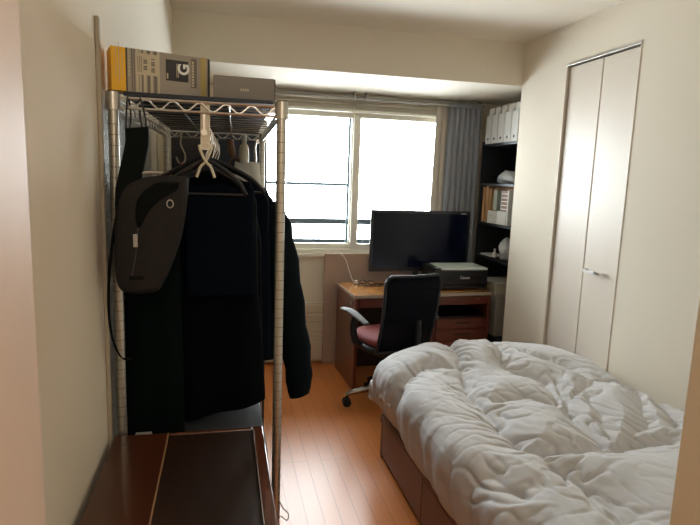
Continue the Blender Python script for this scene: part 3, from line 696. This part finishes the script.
# ---- garments
def hanger(y,zt,w_,label,tilt=0,mat_=HANG,rodx=None,drop=.075):
    rp=R3(.21,y-RY,0); x0=rp.x
    root=thing('clothes_hanger',label,'hanger',(x0,y,zt),0,'hangers on the rack rod')
    zr=1.612
    hk=[(x0+.014*math.cos(a),y,zr-.006+.014*math.sin(a)) for a in [math.radians(-20+20*k) for k in range(11)]]
    MB().tube([ (x0+.0,y,zt),(x0+.0,y,zt+.02),(x0+.014,y,zr-.03)]+hk,.0022,6).build('hook',CHROME,root,smooth=True)
    c=math.cos(tilt); s=math.sin(tilt)
    pts=[(-w_,-.085),(-w_*.75,-.045),(-w_*.25,-.006),(0,.004),(w_*.25,-.006),(w_*.75,-.045),(w_,-.085)]
    pp=[(x0+a*c,y+a*s,zt+b) for a,b in pts]
    MB().tube(catmull(pp,4),.0065,8).build('arms',mat_,root,smooth=True)
    MB().cyl((x0-w_*c,y-w_*s,zt-.085),(x0+w_*c,y+w_*s,zt-.085),.004,8).build('bar',mat_,root,smooth=True)
    return root
def garment(name,mt_,label,cat,y,top,hem,xs,depth,seed,sleeves=None,folds=7,amp=.010,hemtilt=0,group=None):
    """xs: list of (t, xl, xr) outline from top(0) to hem(1)"""
    m=MB(); rs=[]; n=72; K=34
    for k in range(K+1):
        t=k/K
        for a,b in zip(xs[:-1],xs[1:]):
            if a[0]<=t<=b[0]+1e-9:
                u=(t-a[0])/(b[0]-a[0]+1e-9); u=u*u*(3-2*u); xl=a[1]+(b[1]-a[1])*u; xr=a[2]+(b[2]-a[2])*u; break
        ring=[]; cx=(xl+xr)/2; hw=(xr-xl)/2; dp=depth*(.35+.65*min(1,t*5))*(1 if t<.97 else .9)
        for i in range(n):
            a=2*PI*i/n; c,s=math.cos(a),math.sin(a)
            x=cx+hw*math.copysign(abs(c)**.8,c); yy=y+dp*math.copysign(abs(s)**.7,s)
            am=amp*min(1,t*1.6)
            f_=math.sin(folds*(x-cx)/hw*PI*.5+seed+1.2*math.sin(t*3+seed))*am+noise.noise(Vector((x*14,t*5,seed)))*am*1.1
            yy+=f_
            z=top+(hem-top)*t+hemtilt*t*(x-cx)/max(hw,.01)
            if t==0: z-=abs(x-cx)*.25
            ring.append((x,yy,z))
        rs.append(ring)
    m.rings(rs); o=m.build(name,mt_,smooth=True,angle=75); tag(o,label,cat,group)
    if sleeves:
        for sl in sleeves:
            pts,rr=sl; pts=catmull(pts,6); kk=len(pts); s2=MB(); rs=[]
            for i,p in enumerate(pts):
                t=i/(kk-1); r=np.interp(t,np.linspace(0,1,len(rr)),rr); r*=1+.07*math.sin(t*38)+.04*noise.noise(Vector((t*9,seed,0)))
                if i in(0,kk-1): r*=.8
                rs.append([(p.x+r*math.cos(a)*(1+.05*math.sin(3*a+t*9)),p.y+r*.8*math.sin(a),p.z+.25*r*math.cos(a)) for a in [2*PI*q/24 for q in range(24)]])
            s2.rings(rs).build('sleeve',mt_,o,smooth=True,angle=75)
    return o
hanger(1.545,1.530,.105,'black plastic hanger at the front of the rod, above the folded trousers')
garment('folded_trousers',NAVY,'dark navy trousers folded over the front hanger of the rack','trousers',1.560,1.475,1.165,[(0,-.095,.074),(.06,-.100,.083),(1,-.098,.086)],.012,2,folds=2,amp=.002)
hanger(1.655,1.535,.16,'black hanger carrying the long navy coat behind the folded trousers')
garment('long_coat',BLACKC,'long black coat hanging in the middle of the rack behind the folded trousers','coat',1.680,1.500,.770,[(0,-.12,.055),(.04,-.165,.082),(.13,-.205,.098),(.45,-.215,.103),(.8,-.225,.122),(1,-.215,.130)],.042,5,folds=5,amp=.008,hemtilt=.032)
garment('green_coat',GREENC,'dark green-black coat at the left of the rack reaching down to the storage case','coat',1.585,1.400,.742,[(0,-.225,-.14),(.06,-.248,-.12),(.3,-.262,-.115),(.8,-.268,-.11),(1,-.270,-.11)],.028,9,folds=3,amp=.005)
hanger(1.80,1.50,.13,'black hanger carrying the thin dark coat in the middle of the rod')
garment('thin_coat',BLACKC,'thin dark coat hanging between the long black coat and the navy jacket','coat',1.80,1.465,.80,[(0,-.10,.06),(.06,-.16,.10),(.3,-.20,.12),(1,-.22,.13)],.036,9,folds=6,amp=.008)
hanger(1.95,1.535,.155,'black hanger with sloping arms showing at the right in front of the padded jacket')
garment('navy_jacket',NAVY,'plain navy jacket hanging between the black coat and the padded jacket','jacket',1.935,1.495,.86,[(0,-.08,.075),(.05,-.13,.125),(.14,-.17,.155),(.6,-.17,.16),(1,-.16,.165)],.036,12,folds=5,amp=.006)
hanger(2.12,1.53,.16,'black hanger carrying the padded jacket toward the rear of the rod')
garment('padded_jacket',PUFF,'puffy dark navy jacket whose sleeve hangs outside the right side of the rack','jacket',2.110,1.490,.80,[(0,-.05,.09),(.06,-.10,.16),(.16,-.15,.20),(.5,-.15,.235),(1,-.15,.26)],.055,15,
   sleeves=[([(.165,2.09,1.40),(.195,2.085,1.28),(.240,2.07,1.05),(.280,2.06,.80),(.290,2.05,.655)],[.045,.058,.062,.058,.052,.046])],folds=4,amp=.012)
hanger(2.30,1.51,.15,'black hanger at the rear of the rod carrying the last dark coat')
garment('dark_coat',BLACKC,'dark coat at the rear of the rack in front of the tall cabinet','coat',2.300,1.480,.86,[(0,-.10,.07),(.06,-.15,.12),(.2,-.19,.15),(1,-.19,.16)],.035,19,folds=5,amp=.006)
hanger(1.60,1.512,.125,'black hanger tilted across the rod beside the white bottle',tilt=math.radians(12))

# ---- sling bag
bg=thing('sling_bag','dark grey canvas sling bag hanging at the left front of the rack','bag',(-.17,1.39,1.2))
yb=1.378
# outline traced: tall teardrop, rounded bottom
out=[(-.086,1.492),(-.080,1.489),(-.080,1.480),(-.083,1.436),(-.096,1.353),(-.120,1.280),(-.142,1.232),(-.156,1.216),(-.194,1.210),(-.226,1.214),(-.242,1.232),(-.248,1.280),(-.247,1.351),(-.239,1.421),(-.221,1.465),(-.188,1.484),(-.133,1.492)]
def cushion(outl,yc,d,K=7):
    cx=sum(p[0] for p in outl)/len(outl); cz_=sum(p[1] for p in outl)/len(outl); m=MB(); rs=[]
    oo=[(p.x,p.z) for p in catmull([(a,0,b) for a,b in outl+[outl[0]]],4)][:-1]
    for k in range(-K,K+1):
        a=k/K*PI/2; sc_=.62+.38*math.cos(a)**.4 if abs(k)<K else .5
        rs.append([(cx+(x-cx)*sc_,yc+d*math.sin(a),cz_+(z-cz_)*sc_) for x,z in oo])
    return m.rings(rs)
body=cushion(out,yb,.042).build('bag_body',BAGM,bg,smooth=True,angle=80)
fl=[(-.096,1.480),(-.100,1.462),(-.140,1.436),(-.171,1.402),(-.191,1.363),(-.200,1.395),(-.190,1.442),(-.150,1.476)]
cushion([(a,b) for a,b in fl],yb-.030,.014,4).build('front_flap',BAGD,bg,smooth=True,angle=80)
MB().band(catmull([(-.190,yb-.044,1.372),(-.196,yb-.045,1.31),(-.206,yb-.041,1.26)],4),.003,.002,(1,0,0)).build('zipper',INK,bg)
MB().box(-.200,-.190,yb-.052,yb-.049,1.328,1.358).build('zipper_pull',GREYRAIL,bg,bevel=.0015)
MB().tube([(-.119+.007*math.cos(a),yb-.044,1.428+.009*math.sin(a)) for a in [2*PI*q/16 for q in range(16)]],.0013,6,closed=True).build('metal_ring',CHROME,bg,smooth=True)
MB().box(-.212,-.180,yb-.0415,yb-.0385,1.250,1.260).build('rubber_patch',BAGD,bg,bevel=.001)
# wide strap from rail clip, two thin cords to the rail
MB().band(catmull([(-.199,1.418,1.600),(-.198,1.405,1.56),(-.206,1.37,1.50),(-.218,1.352,1.43),(-.228,1.358,1.34)],5),[.052]*14+[.048,.044,.040,.036,.032,.028,.024],.010,(1,.0,.12)).build('shoulder_strap',BAGD,bg,smooth=True)
MB().band(catmull([(-.236,1.345,1.40),(-.257,1.372,1.30),(-.268,1.388,1.19),(-.264,1.395,1.10),(-.245,1.40,1.045),(-.225,1.43,1.03)],5),.013,.003,(.5,-1,0)).build('webbing_strap',BAGD,bg,smooth=True)
MB().tube(catmull([(-.222,1.41,1.58),(-.224,1.432,1.63),(-.222,1.45,1.676),(-.218,1.46,1.63),(-.218,1.415,1.58)],4),.0022,6).tube(catmull([(-.178,1.41,1.58),(-.182,1.432,1.63),(-.196,1.45,1.676),(-.196,1.46,1.63),(-.184,1.415,1.58)],4),.0022,6).build('hanging_cord',INK,bg,smooth=True)
MB().tube(catmull([(-.215,yb,1.472),(-.19,yb-.01,1.492),(-.165,yb-.01,1.498),(-.14,yb,1.497)],4),.0035,8).build('braided_handle',CHROME,bg,smooth=True)

# ---- small things hanging
S=thing('folding_hook','beige wooden crossed-arm hanger strap dangling from the front rail of the rack','hook',(-.045,1.45,1.5))
MB().box(-.055,-.032,1.4535,1.456,1.558,1.676).build('strap_band',CREAMP,S)
for s in (-1,1):
    MB().tube(catmull([(-.043+s*.016,1.455,1.570),(-.043+s*.012,1.455,1.555),(-.043,1.455+.003*s,1.530),(-.043-s*.013,1.455+.003*s,1.515),(-.043-s*.022,1.455,1.49)],5),.0034,8).build('crossed_arm',CREAMP,S,smooth=True)
MB().tube([(-.043+.012*math.cos(a),1.455,1.568+.008*math.sin(a)) for a in [2*PI*q/16 for q in range(16)]],.0018,6,closed=True).build('ring',CHROME,S,smooth=True)
RYr=2.488
sh=thing('s_hook','cream S-shaped hook with a pink cord on the rear rail of the rack','hook',(-.17,RYr,1.55))
MB().tube(catmull([(-.196,RYr,1.655),(-.186,RYr,1.668),(-.172,RYr,1.66),(-.176,RYr,1.62),(-.158,RYr,1.575),(-.162,RYr,1.545),(-.182,RYr,1.54),(-.195,RYr,1.565)],5),.0035,8).build('hook_wire',CREAMP,sh,smooth=True)
MB().cyl((-.175,RYr,1.48),(-.173,RYr,1.542),.006,8).build('pink_cord',PINK,sh,smooth=True)
o=thing('wooden_brush','brown wooden brush hanging from the rear rail of the rack','brush',(.03,RYr,1.5))
MB().tube([(.03,RYr,1.65),(.034,RYr,1.61),(.042,RYr,1.58)],[.012,.016,.012],12).build('handle',BROWNP,o,smooth=True)
pl=[(.052+.030*math.cos(a),1.535+.042*math.sin(a)) for a in [2*PI*q/20 for q in range(20)]]
MB().prism(pl,'y',RYr-.010,RYr+.008).build('brush_head',BROWNP,o,bevel=.003); MB().prism([(.052+(x-.052)*.8,1.535+(z-1.535)*.8) for x,z in pl],'y',RYr-.014,RYr-.0105).build('bristles',INK,o)
o=thing('spray_bottle','cream plastic bottle hanging from the rear rail of the rack','bottle',(.085,RYr,1.5))
MB().tube([(.088,RYr,1.465),(.088,RYr,1.47),(.088,RYr,1.61),(.088,RYr,1.625),(.088,RYr,1.634),(.088,RYr,1.648)],[.018,.021,.021,.017,.010,.010],20).build('bottle_body',CREAMP,o,smooth=True)
MB().cyl((.088,RYr,1.648),(.088,RYr,1.668),.012,16).build('cap',PAPW,o,smooth=True)
MB().box(.068,.108,RYr-.022,RYr-.0215,1.49,1.55).build('label_panel',PAPERL,o)
o=thing('kitchen_scissors','bright metal tongs hanging from the rear rail of the rack beside the cream bottle','tongs',(.15,RYr,1.5))
for s in (-1,1): MB().tube(catmull([(.148+s*.004,RYr,1.655),(.148+s*.013,RYr,1.62),(.148+s*.010,RYr,1.56),(.148+s*.013,RYr,1.46)],4),.0055,8).build('arm',CHROME,o,smooth=True)
MB().cyl((.148,RYr-.008,1.645),(.148,RYr+.008,1.645),.010,12).build('pivot',ALU,o,smooth=True)
o.name='metal_tongs'
o=MB(); rs=[]
for k in range(7):
    t=k/6; z=1.40+.15*t; rs.append([(.10+.062*math.cos(a)*(1-.15*t),2.42+.014*math.sin(a)*(1+.3*math.sin(3*a+k)),z+.006*math.sin(4*a)) for a in [2*PI*q/20 for q in range(20)]])
tag(o.rings(rs).build('paper_bag',PAPW,smooth=True,angle=60),'white paper bag behind the hangers near the rear of the rack','bag')
# cable loops hanging at the front right post
cx_=R3(RW,0,0); pts=[(cx_.x+.004,cx_.y-.016,.66)]+[]
pts=catmull([(cx_.x+.003,cx_.y-.0165,.62),(cx_.x+.018,cx_.y-.02,.585),(cx_.x+.034,cx_.y-.02,.565),(cx_.x+.030,cx_.y-.02,.545),(cx_.x+.010,cx_.y-.02,.560),(cx_.x+.008,cx_.y-.018,.52),(cx_.x+.024,cx_.y-.02,.505),(cx_.x+.034,cx_.y-.02,.485),(cx_.x+.022,cx_.y-.02,.465),(cx_.x+.008,cx_.y-.018,.48),(cx_.x+.006,cx_.y-.018,.40)],6)
tag(MB().tube(pts,.0017,6).build('cable',CHROME,smooth=True),'thin grey cable looped around the front right post of the rack','cable')
# hall lamp
hl=thing('ceiling_lamp','round white ceiling lamp in the hallway','lamp',(.2,-.7,2.38))
MB().cyl((.2,-.7,2.36),(.2,-.7,2.419),.13,24).build('lamp_base',LAMP,hl,smooth=True)

# ------------------------------------------------------------------ lights
def area(name,loc,rot,sx,sy,e,col):
    l=bpy.data.lights.new(name,'AREA'); l.shape='RECTANGLE'; l.size=sx; l.size_y=sy; l.energy=e; l.color=col
    o=bpy.data.objects.new(name,l); C.objects.link(o); o.location=loc; o.rotation_euler=rot; return o
p=area('window_portal',((WX0+WX1)/2,YD+.13,(WZ0+WZ1)/2),(-PI/2,0,0),WX1-WX0,WZ1-WZ0,1,(1,1,1)); p.data.cycles.is_portal=True
pl_=bpy.data.lights.new('hall_lamp_light','POINT'); pl_.energy=6; pl_.color=(1,.88,.74); pl_.shadow_soft_size=.12
po=bpy.data.objects.new('hall_lamp_light',pl_); C.objects.link(po); po.location=(.2,-.7,2.2)
wd=bpy.data.worlds.new('sky'); bpy.context.scene.world=wd; wd.use_nodes=True; nt=wd.node_tree; bgn=nt.nodes['Background']
bgn.inputs[0].default_value=(.93,.97,1,1); bgn.inputs[1].default_value=9.0

# ------------------------------------------------------------------ camera
f_=552.4; yaw,pitch,roll=[math.radians(v) for v in (13.076,8.651,-1.991)]
fw=Vector((math.sin(yaw)*math.cos(pitch),math.cos(yaw)*math.cos(pitch),-math.sin(pitch))); r=Vector((math.cos(yaw),-math.sin(yaw),0)); d=fw.cross(r)
rc=math.cos(roll)*r+math.sin(roll)*d; dc=-math.sin(roll)*r+math.cos(roll)*d
cam=bpy.data.cameras.new('camera'); co=bpy.data.objects.new('camera',cam); C.objects.link(co)
M=Matrix.Identity(4)
for i in range(3): M[i][0]=rc[i]; M[i][1]=-dc[i]; M[i][2]=-fw[i]
M[0][3],M[1][3],M[2][3]=0,0,1.5
co.matrix_world=M; cam.sensor_width=36; cam.lens=36*f_/700; cam.clip_start=.02
sc_=bpy.context.scene; sc_.camera=co
sc_.view_settings.view_transform='Standard'; sc_.view_settings.look='None'; sc_.view_settings.exposure=1.55; sc_.view_settings.gamma=1
sc_.view_settings.use_curve_mapping=False
sc_.cycles.max_bounces=14; sc_.cycles.diffuse_bounces=10; sc_.cycles.transparent_max_bounces=12
